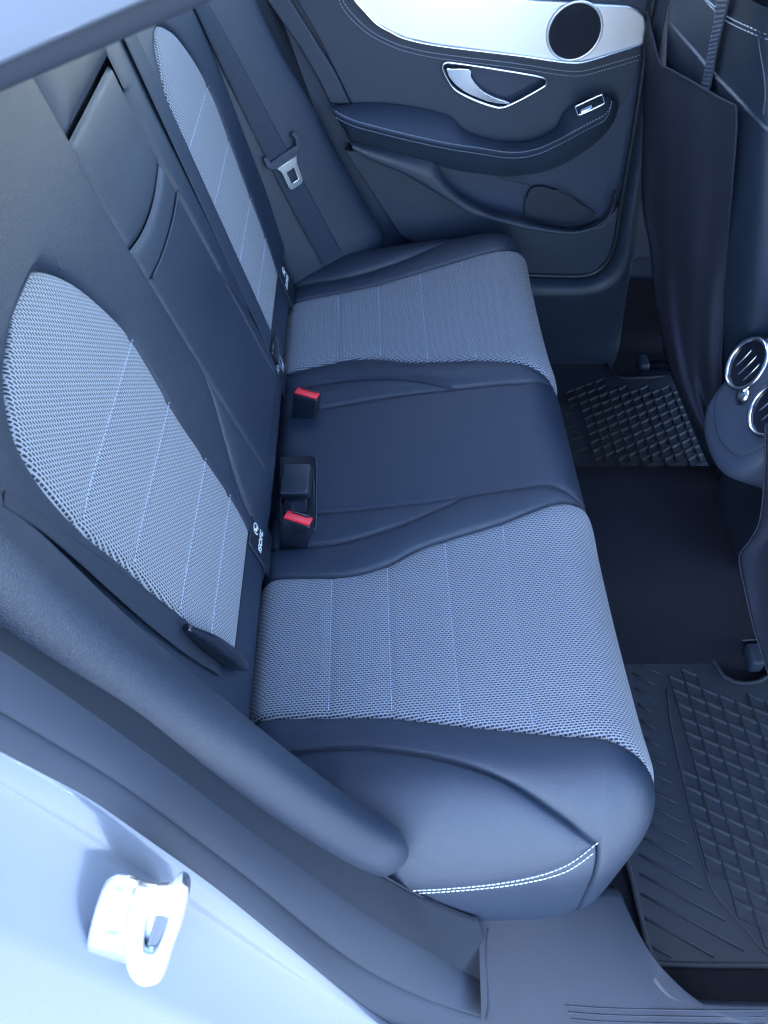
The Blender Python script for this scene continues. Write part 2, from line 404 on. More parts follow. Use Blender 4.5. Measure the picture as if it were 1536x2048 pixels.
bW = lambda z: np.where(z < .285, np.maximum(bW_(z), bM(z)), bM(z))
midf = lambda Z, W: .022 * np.clip((Z - .02) / .07, 0, 1) ** .5 * np.clip((.50 - Z) / .40, 0, 1) - .030 * np.clip((.03 - Z) / .05, 0, 1) ** 2
wingf = lambda Z, W: midf(Z, W) * np.clip((.20 - np.abs(W)) / .09, 0, 1)
lw = lambda Z, W: -.013 * (1 - (W / .108) ** 2) * np.exp(-((Z - .4535) / .05) ** 2)
bpanel('armrest_panel', lambda z: -bM(z), bM, .012, .452, 1, LEATHER, .0022, back, n=110, m=40, fwd=midf, ends=(1, 1), warp=lw)
bpanel('armrest_lid', lambda z: -bM(z), bM,     .4545, .5725, 1, LEATHER, .0022, back, n=50, m=40, fwd=midf, ends=(1, 1), warp=lw)
bpanel('middle_headrest', lambda z: -bM(z), bM, .5795, .82, 1, LEATHER, .012, back, n=50, m=40, ends=(1, 0))
grid('dark_backing', [[backs(z, y) - BN * (.012 + .004 * (abs(y) < .10) * (.57 < z < .60)) for y in np.linspace(-.70, .70, 60)] for z in np.linspace(-.16, .84, 66)], DARK, back)  # dark sheet added behind the panels, widened to stop sun leaks
tube('flap_piping', [backs(z, y) + BN * (float(midf(z, y)) + .0045) for y, z in ((-.104, .4135), (-.05, .4085), (.0, .407), (.05, .4085), (.104, .4135))], .0016, LEATHER, back, up=BN)
for sg in (-1, 1):
    bpanel('wing_panel', bM, bW, .005, .285, sg, LEATHER, .004, back, fwd=wingf, ends=(1, 0))
    zt = ZT if sg < 0 else .541
    fA = bA if sg < 0 else bA_f
    fD = bD if sg < 0 else (lambda z: bD(zs(z)))
    # leather around the fabric: lower strip, inner band, outer band, top
    bpanel('inner_band', bW, lambda z: np.where(z < zt, fD(z), .318), ZB, .82, sg, LEATHER, .006, back, n=240, fwd=wingf, soft='r', zt=zt)
    bpanel('fabric_insert', fD, fA, ZB, zt, sg, FABRIC, .007, back, n=260, m=44, fab=True, ends=(1, 1))
    bpanel('outer_band', lambda z: np.where(z < zt, fA(z), .318), C(.56), ZB, .82, sg, LEATHER, .006, back, n=240, soft='l', zt=zt)
    bpanel('lower_panel', bW, C(.56), -.04, ZB, sg, LEATHER, .001, back, n=40, m=50)
    for k in BST:
        y = np.linspace(float(fD(k)) + .006, float(fA(k)) - .006, 60); P = backs(np.full_like(y, k), y) + BN * .0056; P[:, 1] *= sg
        stitches('channel_stitching', P, np.tile(BN, (60, 1)), FINE, back, .0030, .0022, .0005)
    tube('seam_piping', [(p + BN * .004) * np.array([1, sg, 1]) for p in (backs(.527, .262), backs(.56, .238), backs(.60, .222), backs(.64, .226), backs(.70, .24))], .0013, LEATHER, back, up=BN)

# child-seat anchor covers in the lower strip
def text_obj(s, M, size, mat, parent, name='lettering'):
    cu = bpy.data.curves.new(name, 'FONT'); cu.body = s; cu.size = size; cu.align_x = 'CENTER'; cu.align_y = 'CENTER'; cu.extrude = .0001; cu.offset = size * .012
    tmp = bpy.data.objects.new('tmp', cu); COL.objects.link(tmp); dg = bpy.context.evaluated_depsgraph_get()
    me = bpy.data.meshes.new_from_object(tmp.evaluated_get(dg)); bpy.data.objects.remove(tmp); me.name = name
    me.transform(M); me.materials.clear(); me.materials.append(mat)
    return link(bpy.data.objects.new(name, me), parent)
for yc in (-.197, .198, .463):
    o0 = backs(.034, yc) + BN * .0035
    M = frame(o0, (0, 1, 0), BUP)
    cov = plate('anchor_cover', [[(-.036, -.036), (.036, -.036), (.036, .038), (.030, .043), (-.030, .043), (-.036, .038)]], M, .004, .001, DARK, back)
    text_obj('ISOFIX', frame(backs(.040, yc) + BN * .0038, (0, 1, 0), BUP), .0155, INK, cov)
    Ms = frame(backs(.060, yc + .004) + BN * .0038, (0, 1, 0), BUP)
    a = np.linspace(R(-150), R(150), 30) + R(90)
    tube('symbol', [Ms @ Vector((.0082 * math.cos(q), .0082 * math.sin(q), 0)) for q in a], .0008, INK, cov, seg=6, flat=.4, up=BN)
    plate('symbol', [[(-.003, -.004), (.004, -.004), (.005, -.001), (.000, -.0015), (-.002, .0045), (-.0045, .004)]], frame(Ms.translation + Vector(BN) * .0002, (0, 1, 0), BUP), .0004, .0001, INK, cov)
    tube('pull_loop', [backs(.006, yc + q) + BN * .006 for q in (-.02, -.01, .01, .02)], .0024, DARK, cov, up=BN)
    for q in (-.036, .036):
        tube('cover_rib', [backs(z, yc + q) + BN * .004 for z in (-.012, .02, .05, .078)], .0013, PLASTIC, cov, up=BN)

# ================================================================== side bolsters beside the backrest
jx = fn([(-.12, -.03), (-.07, .055), (-.03, .118), (.0, .147), (.022, .156), (.06, .147), (.10, .122), (.20, .070), (.30, .020), (.42, -.045), (.543, -.093), (.65, -.12), (.78, -.13)])
jy = fn([(-.12, .640), (-.02, .652), (.1, .66), (.3, .662), (.543, .66), (.78, .64)])
def bol(z, v):
    I = np.array([bx(z) + .004, .520, z]); J = np.array([float(jx(z)), float(jy(z)), z]); L = J - I
    K = np.array([J[0] + .012, J[1] - .028, z]); n = np.array([L[1], -L[0], 0]) / np.linalg.norm(L[:2])
    p1 = I + .45 * (K - I) + n * .012; p2 = K - .12 * (K - I) + n * .012
    q = np.array([I - np.array([.02, -.02, 0]), I, p1, p2, K + np.array([.006, .008, 0]), J, J + np.array([-.03, .004, 0])])
    return q
def bolster(sg, label):
    rows = []
    for z in np.linspace(-.12, .80, 84):
        rows.append(cr(bol(z, 0), 40) * np.array([1, sg, 1]))
    t = thing('side_bolster', label, 'seat bolster', (.05, sg * .62, 0))
    grid('leather_pad', rows, LEATHER, t, flip=(sg < 0))
    return t
bolster(-1, 'padded black leather side bolster beside the open door, next to the weather seal')
bolster(1, 'padded black leather side bolster beside the far door, behind the belt with the silver tongue')
bpy.context.view_layer.update()

def bvh(objs):
    V = []; F = []
    for o in objs:
        k = len(V); mw = o.matrix_world; V += [mw @ v.co for v in o.data.vertices]; F += [tuple(k + i for i in p.vertices) for p in o.data.polygons]
    return BVHTree.FromPolygons(V, F)
T_back = bvh([o for o in S.objects if o.type == 'MESH' and o.parent and o.parent.name.startswith(('folding_rear_seat', 'side_bolster', 'seat_cushion'))])
T_seat = bvh([o for o in S.objects if o.type == 'MESH' and o.parent and o.parent.name.startswith('seat_cushion')])
def on(T, x, y, lift=0.):
    d = Vector(ray(x, y)).normalized(); h = T.ray_cast(Vector(CP), d)
    if h[0] is None: raise RuntimeError(f'no surface at {x},{y}')
    n = h[1] if h[1].dot(d) < 0 else -h[1]
    return np.array(h[0] + n * lift), np.array(n)

def ribbon(name, Lp, Rp, mat, parent, thick=.0012, n=60, m=9, crown=0.):
    a, b = cr(Lp, n), cr(Rp, n); t = np.linspace(0, 1, m)[None, :, None]
    P = a[:, None] * (1 - t) + b[:, None] * t
    T = np.gradient((a + b) / 2, axis=0); N = np.cross(T, b - a); N /= np.linalg.norm(N, axis=1)[:, None]
    if ((N * (CP - (a + b) / 2)).sum(1)).mean() < 0: N = -N
    P = P + N[:, None] * (crown * (1 - (2 * t - 1) ** 2))
    top = P + N[:, None] * thick / 2; bot = P - N[:, None] * thick / 2
    full = np.concatenate([top, bot[:, ::-1]], 1)
    wd = np.linalg.norm(b - a, axis=1).mean(); L = np.concatenate([[0], np.cumsum(np.linalg.norm(np.diff((a + b) / 2, axis=0), axis=1))])
    us = np.concatenate([np.linspace(0, wd, m), np.linspace(wd, 0, m)])
    uv = np.stack(np.broadcast_arrays(us[None, :], L[:, None]), -1)
    if 'strap' in name: uv = uv[..., ::-1]
    return grid(name, full, mat, parent, uv=uv, closed=True)

# ---- far outer belt with tongue
lift = .004
fb = thing('seat_belt', 'far seat belt hanging by the door with a shiny silver tongue', 'seat belt', (.03, .58, .3))
Lp = [on(T_back, *q, lift)[0] for q in ((377, 3), (410, 68), (440, 132), (480, 215), (520, 296), (541, 336), (575, 400), (610, 468), (645, 532))]
Rp = [on(T_back, *q, lift)[0] for q in ((411, 3), (437, 50), (462, 95), (511, 183), (563, 278), (584, 322), (615, 380), (650, 445), (685, 508))]
def straighten(A):                         # a belt under tension runs straight between its ends
    A = np.array(A); s = np.linspace(0, 1, len(A)); return np.stack([np.polyval(np.polyfit(s, A[:, k], 3), s) for k in range(3)], 1)
Lp, Rp = straighten(Lp), straighten(Rp)
ribbon('webbing', Lp, Rp, WEB, fb)
c0 = on(T_back, 562, 308, .004)[0]; ax = on(T_back, 590, 290, .004)[0] - on(T_back, 533, 328, .004)[0]; dn = (Lp[6] + Rp[6]) / 2 - (Lp[2] + Rp[2]) / 2
MT = frame(c0, ax, -dn); zz = Vector(MT.col[2][:3])
if zz.dot(Vector(CP - c0)) < 0: MT = frame(c0, -ax, -dn); zz = Vector(MT.col[2][:3])
MT = Matrix.Translation(zz * .007) @ MT
def tongue(parent, MT, k=1.):
    hw = np.linalg.norm(ax) / 2 * k
    out = [(-hw * 1.18, .010), (-hw * 1.12, .018), (-hw * .92, .012), (-hw * .86, .002), (hw * .90, .002), (hw * .98, .012), (hw * .86, .024), (hw * 1.10, .026), (hw * 1.28, .016), (hw * 1.22, .000), (hw * .9, -.012), (hw * .45, -.018), (-hw * .55, -.018), (-hw * .95, -.012), (-hw * 1.2, -.002)]
    plate('tongue_holder', [out], MT, .007, .002, PLASTIC, parent)
    b = [(-.024, -.014), (.024, -.014), (.0185, -.024), (.0170, -.058), (.012, -.064), (-.012, -.064), (-.0170, -.058), (-.0185, -.024)]
    hole = [(-.0085, -.030), (.0085, -.030), (.0085, -.053), (-.0085, -.053)]
    plate('tongue_blade', [b, hole], Matrix.Translation(zz * .001) @ MT, .003, .0008, STEEL, parent)
tongue(fb, MT)
# ---- middle belt, hanging over the inner edge of the far fabric
mb = thing('seat_belt', 'middle seat belt running down the inner edge of the far fabric panel, its tongue edge-on', 'seat belt', (-.05, .2, .3))
zz2 = np.linspace(.70, .085, 30)
Lm = np.array([backs(z, .158 + .006 * (1 - z / .6) ) + BN * (.010 + .002 * (1 - z / .7)) for z in zz2]); Rm = Lm + np.array([.002, .046, .0])
ribbon('webbing', Lm, Rm, WEB, mb)
q0 = (Lm[-1] + Rm[-1]) / 2; Mq = frame(q0, (0, 1, 0), BUP)
box('tongue_holder', Matrix.Translation(BN * .002) @ Mq, .058, .030, .010, GLOSS, mb, .003)
plate('tongue_blade', [[(-.012, -.012), (.012, -.012), (.012, -.046), (-.012, -.046)], [(-.006, -.025), (.006, -.025), (.006, -.04), (-.006, -.04)]], Matrix.Translation(BN * .003) @ Mq, .003, .0008, STEEL, mb)
# ---- near belt
nb = thing('seat_belt', 'near seat belt of shaded ribbed webbing tucked behind the near side bolster', 'seat belt', (-.1, -.5, .3))
Ln = [on(T_back, *q, .003)[0] for q in ((2, 985), (70, 1030), (150, 1085), (230, 1140), (300, 1190), (360, 1236), (420, 1283))]
Rn = [p * 0.45 + on(T_back, *q, .003)[0] * .55 for p, q in zip(Ln, ((2, 1060), (70, 1098), (150, 1145), (230, 1190), (300, 1235), (360, 1275), (430, 1325)))]
Rn = [l + (r - l) / np.linalg.norm(r - l) * .046 for l, r in zip(Ln, Rn)]
Ln, Rn = straighten(Ln), straighten(Rn)
ribbon('webbing', Ln, Rn, WEBD, nb)
a1 = on(T_back, 350, 1262, .012)[0]; a2 = on(T_back, 474, 1338, .012)[0]
tube('anchor_sleeve', [a1, a1 * .6 + a2 * .4, a1 * .25 + a2 * .75, a2], [.004, .007, .010, .012, .012, .012, .010, .004], GLOSS, nb, seg=14)

# ================================================================== buckles
def buckle(M, parent, label=None, red=True):
    box('housing', M @ Matrix.Translation((0, 0, -.032)), .044, .023, .064, GLOSS, parent, .003, 3)
    b = box('release_button', M @ Matrix.Translation((0, -.001, .0012)), .040, .017, .004, RED, parent, .001)
    box('slot', M @ Matrix.Translation((.001, .0065, .0038)), .026, .0045, .003, GLOSS, parent, .0005)
    return b
def bframe(px, z, dx, lean):
    o = AZ(*px, z); return frame(o, dx, lean)
bk = thing('belt_buckle', 'upright buckle with red release button nearest the open door', 'belt buckle', AZ(597, 1045, 0))
buckle(bframe((597, 1037), .048, (.95, -.30, -.10), (.3, .95, -.25)), bk)
bk2 = thing('belt_buckle', 'far upright buckle with notched red button by the far fabric seat', 'belt buckle', AZ(612, 800, 0))
buckle(bframe((615, 787), .048, (.95, -.32, -.08), (.3, .95, -.2)), bk2)
bk3 = thing('belt_buckle', 'black middle buckle lying back-up in its pocket behind the nearest red buckle', 'belt buckle', AZ(592, 960, 0.02))
Mb = frame(AZ(592, 962, .030), (.98, -.05, .05), (.02, 1, .12))
box('housing', Mb, .050, .058, .022, DARK, bk3, .004, 3, taper=(.9, .95))
tube('cover_ridge', [Mb @ Vector((q, -.030, .010)) for q in (-.020, -.01, .01, .020)], .0014, PLASTIC, bk3)
box('stalk', Mb @ Matrix.Translation((.002, -.044, -.010)), .036, .03, .02, GLOSS, bk3, .004)
# pocket lining behind the buckles
pk = thing('buckle_pocket', 'black plastic pocket edge in the cushion around the near buckles', 'buckle pocket', AZ(600, 1000, 0))
tube('rim', [on(T_seat, *q, .001)[0] for q in ((566, 925), (600, 916), (626, 915), (632, 925), (633, 985), (632, 1050), (626, 1062))], .0022, DARK, pk)
plate('lining', [loc2([on(T_seat, *q, .0)[0] for q in ((562, 925), (600, 919), (628, 920), (630, 985), (629, 1050), (600, 1066), (560, 1070))], frame(AZ(600, 990, .012), (1, 0, .12), (0, 1, 0)))], Matrix.Translation((0, 0, .004)) @ frame(AZ(600, 990, .012), (1, 0, .12), (0, 1, 0)), .006, .001, GLOSS, pk)

# ================================================================== far door
door = thing('rear_door', 'far rear door with silver trim, round speaker, chrome handle and stitched armrest', 'car door', (.4, .68, -.1))
def YM(y): return frame((0, y, 0), (1, 0, 0), (0, 0, 1))
def dplate(name, px, y, depth, bev, mat, holes=(), n=None, closed_smooth=True, parent=None, M=None):
    M = YM(y); loops = [loc2([AY(*q, y) for q in px], M)]
    if closed_smooth: loops[0] = [tuple(v) for v in cr(loops[0], n or len(px) * 6, True)]
    for h in holes: loops.append([tuple(v) for v in cr(loc2([AY(*q, y) for q in h], M), len(h) * 6, True)])
    return plate(name, loops, M, depth, bev, mat, parent if parent is not None else door)
HB = [(885, 137), (887, 128), (892, 125.5), (902, 125.3), (964, 134), (1042, 147), (1084, 155), (1093, 160), (1093, 166), (1088, 173), (1042, 199), (1012, 213), (1002, 215), (990, 214.5), (951, 201.5), (912, 181), (894, 157)]
dplate('core_panel', [(410, -140), (480, 0), (580, 150), (660, 290), (680, 600), (900, 600), (1100, 575), (1215, 556), (1235, 500), (1262, 350), (1290, 180), (1318, 0), (1330, -160)], .715, .02, .002, POCKET, closed_smooth=False)
dplate('upper_panel', [(545, -150), (583, -20), (640, 80), (702, 204), (735, 300), (860, 322), (960, 342), (1060, 344), (1150, 310), (1210, 255), (1245, 210), (1268, 160), (1287, 95), (1300, -20), (1320, -150)], .695, .012, .002, SOFT, holes=[HB], closed_smooth=False)
dplate('rear_strip', [(470, -140), (534, 2), (600, 95), (640, 165), (661, 208), (700, 208), (672, 148), (630, 80), (580, 0), (538, -140)], .690, .012, .003, SOFT, closed_smooth=False)
TB = [(690, -60), (697, -25), (709, 0), (729, 23), (752, 47), (779, 63), (812, 78), (879, 92), (1024, 110), (1101, 121.5), (1130, 125.5), (1157, 126), (1180, 121.5), (1230, 106), (1289, 88), (1294, 60), (1289, 33), (1277, 22), (1257, 13), (1180, 8), (1077, 2), (960, -10), (820, -50)]
tr = dplate('metal_trim', TB, .684, .010, .003, SATIN, closed_smooth=False)
Msp = frame(AY(1149, 63, .682), (1, 0, 0), (0, -.05, 1))
disc('speaker_grille', Matrix.Translation((0, -.0022, 0)) @ Msp, .0475, GRILLE, tr, .0015)
ring('speaker_rim', Matrix.Translation((0, -.001, 0)) @ Msp, .049, .0028, SATIN, tr, flat=.7)
tube('trim_edge', [AY(*q, .680) for q in ((697, -25), (709, 0), (729, 23), (752, 47), (779, 63), (812, 78), (879, 92), (1024, 110), (1101, 121.5), (1130, 125.5), (1157, 126), (1180, 121.5), (1230, 106), (1289, 88))], .0022, CHROME, tr, n=90)
for d in (12, 21):
    pts = [(676 - d * .3, -40 + d * .4), (697 - d * .7, 0 + d * .5), (720 - d * .7, 28 + d * .6), (747 - d * .5, 53 + d * .7), (779 - d * .3, 71 + d * .8), (812, 82 + d), (879, 96 + d), (1024, 114 + d), (1101, 126 + d), (1130, 130 + d), (1157, 131 + d), (1180, 127 + d), (1230, 113 + d), (1287, 96 + d)]
    P = cr([AY(*q, .6825) for q in pts], 220); stitches('trim_stitching', P, np.tile([0, -1., 0], (220, 1)), FINE if d > 15 else THREAD, door, .0036, .0024, .00055)
# handle bowl
hb = cr([AY(*q, .6945) for q in HB], 90, True); cen = hb.mean(0)
rows = []
for k, (sc, dy) in enumerate(((1.0, -.001), (.985, .004), (.95, .012), (.86, .020), (.6, .026), (.25, .028), (.02, .028))):
    rows.append((hb - cen) * np.array([sc, 1, sc]) + cen + np.array([0, dy, 0]))
grid('handle_bowl', rows, SOFT, door, closed=True)
tube('handle_bezel', [AY(*q, .6915) for q in HB], .0028, CHROME, door, closed=True, n=110)
LV = [(893, 138), (903, 137.5), (940, 139.5), (943, 154), (953, 169), (968, 184), (994, 197), (1022, 207), (990, 206), (956, 196.5), (920, 177), (900, 157)]
dplate('handle_lever', LV, .6925, .008, .0012, CHROME, n=90)
# armrest
Tp = [(661, 214), (680, 210), (702, 208), (740, 206), (790, 209), (850, 219), (895, 231), (912, 243), (926, 258), (964, 275), (1016, 284), (1068, 279), (1107, 259), (1121, 238), (1130, 222), (1150, 208), (1190, 196), (1215, 193)]
Sp = [(664, 222), (680, 233), (712, 247), (760, 260), (812, 273), (870, 286), (912, 294), (960, 301), (1003, 308), (1042, 309), (1081, 300), (1120, 282), (1155, 263), (1185, 247), (1208, 235), (1219, 219), (1222, 207), (1221, 198)]
Lw = [(676, 240), (690, 262), (702, 281), (750, 296), (800, 309), (858, 323), (900, 338), (960, 348), (1010, 352), (1060, 349), (1105, 338), (1145, 318), (1180, 295), (1208, 270), (1224, 250), (1232, 232), (1236, 218), (1238, 205)]
na = 140
a = cr([AY(*q, .688) for q in Tp], na); 
b = cr([AY(*q, .628) for q in Sp], na); c = cr([AY(*q, .668) for q in Lw], na)
up = np.array([0, 0, 1.]); rows = []
for t in np.linspace(0, 1, 14): rows.append(a * (1 - t) + b * t + up * .004 * math.sin(math.pi * t) ** .8 + np.array([0, -.003, 0]) * math.sin(math.pi * t))
grid('armrest', rows, SOFT, door, flip=True)
rows = []
for t in np.linspace(0, 1, 12): rows.append(b * (1 - t) + c * t + np.array([0, -.003, 0]) * math.sin(math.pi * t) - up * .002 * math.sin(math.pi * min(1, t * 6)))
grid('armrest_skirt', rows, SOFT, door, flip=True)
for off in ((0, .001, .0042), (0, -.0005, -.0062)):
    stitches('armrest_stitching', b[2:-2] + np.array(off) + np.array([0, -.002, .001]), np.tile([0, -.8, .6], (na - 4, 1)), THREAD if off[2] > 0 else FINE, door, .0038, .0022, .0006)
# window switch
Mw = frame(AY(1175, 218.5, .640), (AY(1199, 208, .640) - AY(1155, 228, .640)), (0, .55, .8))
sw = plate('window_switch', [[(-.024, -.008), (.024, -.008), (.026, -.005), (.026, .006), (.024, .009), (-.024, .009), (-.026, .006), (-.026, -.005)]], Matrix.Translation((0, -.012, .012)) @ Mw, .012, .002, GLOSS, door)
tube('switch_bezel', [Matrix.Translation((0, -.012, .012)) @ Mw @ Vector((x, y, .0005)) for x, y in ((-.022, -.008), (.022, -.008), (.0255, -.004), (.0255, .006), (.022, .009), (-.022, .009), (-.0255, .006), (-.0255, -.004))], .0016, CHROME, sw, closed=True)
box('rocker', Matrix.Translation((0, -.012, .012)) @ Mw @ Matrix.Translation((-.008, -.0035, .001)), .022, .006, .004, CHROME, sw, .001)
# lower door: kick panel, map pocket, pocket lip
dplate('kick_panel', [(690, 300), (720, 305), (812, 350), (879, 390), (945, 430), (1024, 453), (1144, 470), (1205, 452), (1232, 420), (1245, 400), (1228, 520), (1212, 548), (1160, 556), (980, 556), (800, 470)], .672, .015, .002, PLASTIC, closed_smooth=False)
U = cr([AY(*q, .664) for q in ((700, 281), (780, 302), (859, 323), (872, 333), (895, 367), (929, 397), (979, 423), (1024, 434), (1075, 448), (1125, 457), (1157, 458), (1183, 451), (1208, 433), (1218, 410), (1222, 390))], 120)
Wl = cr([AY(*q, .648) for q in ((706, 299), (745, 322), (812, 350), (879, 390), (920, 416), (945, 430), (1024, 453), (1080, 464), (1144, 470), (1180, 461), (1208, 446), (1224, 425), (1231, 400), (1234, 385))], 120)
rows = []
for t in np.linspace(0, 1, 10): rows.append(U * (1 - t) + Wl * t + np.array([0, -.006, .004]) * math.sin(math.pi * t))
rows.append(Wl + np.array([0, .03, -.006]))
grid('pocket_lip', rows, PLASTIC, door, flip=True)
tube('pocket_edge', [AY(*q, .690) for q in ((1111, 380), (1128, 385), (1146, 397), (1158, 407), (1175, 417), (1191, 428))], .0016, PLASTIC, door)
tube('pocket_edge', [AY(*q, .690) for q in ((960, 340), (1000, 356), (1040, 366), (1058, 370))], .0016, PLASTIC, door)
tube('pocket_edge', [AY(*q, .690) for q in ((1046, 392), (1052, 399), (1050, 412))], .0016, PLASTIC, door)

dplate('bottle_holder_shade', [(1056, 388), (1075, 374), (1111, 381), (1146, 398), (1175, 418), (1190, 430), (1182, 442), (1150, 449), (1100, 446), (1052, 436)], .7005, .006, .001, HOLDER)  # flat dark plate painted as the shade in the bottle holder
# ================================================================== far sill and pillar trim
sill = thing('sill_trim', 'far door sill and pillar trim curving up beside the far door', 'sill trim', (.5, .66, -.15))
ib = cr([AY(*q, .672) for q in ((950, 548), (1040, 553), (1100, 556), (1165, 556), (1195, 548), (1218, 525), (1232, 490), (1247, 400), (1270, 270), (1288, 150), (1300, 60), (1325, -60))], 120)
ob = cr([AY(*q, .640) for q in ((950, 590), (1040, 592), (1100, 594), (1165, 592), (1205, 584), (1238, 562), (1258, 515), (1272, 410), (1296, 270), (1312, 150), (1326, 60), (1350, -60))], 120)
rows = [ib + np.array([0, .03, 0])]
for t in np.linspace(0, 1, 10): rows.append(ib * (1 - t) + ob * t + np.array([-.004, -.008, .006]) * math.sin(math.pi * t))
rows.append(ob + np.array([.012, .012, -.02])); rows.append(ob + np.array([.05, .03, -.28]))
grid('sill_panel', rows, PLASTIC, sill, flip=True)
tube('joint', [AY(1181, 557, .668), AY(1180, 575, .648), AY(1178, 592, .637)], .0012, DARK, sill)
tube('door_seal', ib[:] + np.array([-.004, .0, .006]), .006, DARK, sill, n=0)
wall = struct(grid('footwell_wall', [[(x, .672, z) for x in (.2, .6, 1.4)] for z in (-.36, -.09)], CARPET))
grid('pillar_base', [[(x, .69, z) for x in (.715, 1.0, 1.4)] for z in (-.12, .04, .22)], PLASTIC, sill)
pp = ob[48:]
grid('pillar_panel', [pp, pp + np.array([.03, .03, .0]), pp + np.array([.30, .05, 0])], PLASTIC, sill, flip=True)

# ================================================================== floor mats
def mat_thing(label, sgn, y0, notch):
    """sgn -1: mat nearest the open door; +1 far mat"""
    t = thing('floor_mat', label, 'floor mat', (.65, sgn * .43, -.343), 'rubber floor mats')
    zt = -.333
    if sgn < 0:
        px = [(1215, 1305), (1406, 1305), (1416, 1308), (1428, 1325), (1440, 1346), (1460, 1362), (1500, 1368), (1620, 1368), (1680, 1936), (1536, 1932), (1400, 1931), (1330, 1928), (1306, 1920), (1296, 1895), (1268, 1780), (1230, 1600)]
    else:
        px = [(1000, 712), (1100, 711), (1190, 713), (1205, 717), (1215, 730), (1228, 749), (1245, 757), (1300, 756), (1420, 752), (1500, 930), (1060, 930)]
    M = frame((0, 0, zt), (1, 0, 0), (0, 1, 0)); lp = [tuple(v) for v in cr(loc2([AZ(*q, zt) for q in px], M), 160, True)]
    plate('base_sheet', [lp], M, .012, .003, RUBBER, t)
    tube('rim', [np.array([x, y, zt + .002]) for x, y in lp[::2]], .0045, RUBBER, t, closed=True, seg=8)
    # tread cells: leaning parallelogram rims standing on the sheet
    cx, cy = .0265, .0270; sl = -.5 * sgn * -1
    bm = bmesh.new(); H = .0032
    def ringv(kx, ky, z): return [bm.verts.new((x * cx / 2 * kx, y * cy / 2 * ky + x * cx / 2 * sl * 1.0, z)) for x, y in ((-1, -1), (1, -1), (1, 1), (-1, 1))]
    r0, r1, r2, r3 = ringv(.985, .985, 0), ringv(.95, .95, H), ringv(.88, .84, H), ringv(.80, .58, .0004)
    for A, B in ((r0, r1), (r1, r2), (r2, r3)):
        for i in range(4): bm.faces.new((A[i], A[(i + 1) % 4], B[(i + 1) % 4], B[i]))
    bm.faces.new(r3)
    me = bpy.data.meshes.new('tread_cell'); bm.to_mesh(me); bm.free(); me.materials.append(RUBBER)
    if sgn < 0:
        bl = [(1332, 1372), (1352, 1350), (1395, 1345), (1420, 1362), (1440, 1384), (1536, 1392), (1620, 1395), (1660, 1925), (1536, 1905), (1487, 1849), (1442, 1796), (1422, 1760), (1406, 1708), (1391, 1650), (1370, 1565), (1346, 1455)]
    else:
        bl = [(1130, 778), (1150, 765), (1200, 758), (1225, 772), (1300, 772), (1400, 772), (1480, 930), (1180, 930), (1160, 860)]
    poly = np.array([AZ(*q, zt)[:2] for q in bl])
    def inside(p):
        c = False; n = len(poly)
        for i in range(n):
            a, b = poly[i], poly[i - 1]
            if (a[1] > p[1]) != (b[1] > p[1]) and p[0] < (b[0] - a[0]) * (p[1] - a[1]) / (b[1] - a[1]) + a[0]: c = not c
        return c
    lo, hi = poly.min(0), poly.max(0); cnt = 0
    for i in range(int((hi[0] - lo[0]) / cx) + 2):
        for j in range(-20, 40):
            p = (lo[0] + .012 + i * cx, lo[1] + j * cy + sl * cx * i)
            if cnt < 290 and inside(p) and all(inside((p[0] + u, p[1] + v)) for u in (-.008, .008) for v in (-.008, .008)):
                o = bpy.data.objects.new('tread_cell', me); o.location = (p[0], p[1], zt); link(o, t); cnt += 1
    # slanting drain ribs along the seat side
    if sgn < 0:
        RB = ((1085, 585, 1118, 605), (985, 595, 1100, 648), (995, 645, 1083, 695), (1005, 708, 1070, 748), (1015, 768, 1070, 803), (1025, 832, 1088, 870), (1035, 900, 1105, 942), (1040, 970, 1127, 1015), (1045, 1030, 1147, 1085), (1045, 1102, 1165, 1165), (1040, 1162, 1192, 1245), (1025, 1226, 1213, 1328), (1016, 1292, 1238, 1415), (1018, 1370, 1277, 1510), (1022, 1447, 1365, 1635), (1028, 1528, 1440, 1755), (1040, 1622, 1320, 1780), (1062, 1736, 1150, 1780))
        for x0, y0_, x1, y1_ in RB:
            up_ = np.array([0, 0, .0008]); tube('drain_rib', [AZ(768 + x / 2, 1024 + y / 2, zt) + up_ for x, y in ((x0, y0_), (x1, y1_))], .0022, RUBBER, t, n=2, seg=6)
        tube('field_rim', [AZ(*q, zt) + np.array([0, 0, .0008]) for q in ((1333, 1380), (1343, 1459), (1368, 1569), (1388, 1654), (1403, 1714), (1418, 1764), (1438, 1799), (1483, 1849), (1536, 1909), (1600, 1925))], .002, RUBBER, t)
    else:
        for k in range(5):
            y = 800 + k * 24; tube('drain_rib', [AZ(1100 + k * 6, y + 18, zt), AZ(1140 + k * 8, y, zt)], .0016, RUBBER, t, n=2, seg=6)
    return t
mat_thing('black rubber floor mat below the near fabric seat, with slanting ribs and diamond tread', -1, 0, 0)
mat_thing('black rubber floor mat in the far footwell, half hidden by the tunnel', 1, 0, 0)

# seat rail ends
for nm, px, lab, sx in (('seat_rail', (1285, 733), 'black seat rail end in the far footwell below the hanging cloth', 1), ('seat_rail', (1505, 1312), 'black seat rail end beside the tunnel above the near mat', -1)):
    p = AZ(*px, -.30); t = thing(nm, lab, 'seat rail', p, 'front seat rails')
    M = frame(p, (1, 0, .05), (0, 1, 0))
    box('rail', M @ Matrix.Translation((.11, 0, 0)), .20, .022, .024, GLOSS, t, .003)
    box('end_cap', M @ Matrix.Translation((0, .004 * sx, .002)), .024, .044, .034, PLASTIC, t, .006, 3)
    box('lug', M @ Matrix.Translation((.03, -.03 * sx, .004)), .09, .012, .014, GLOSS, t, .003)

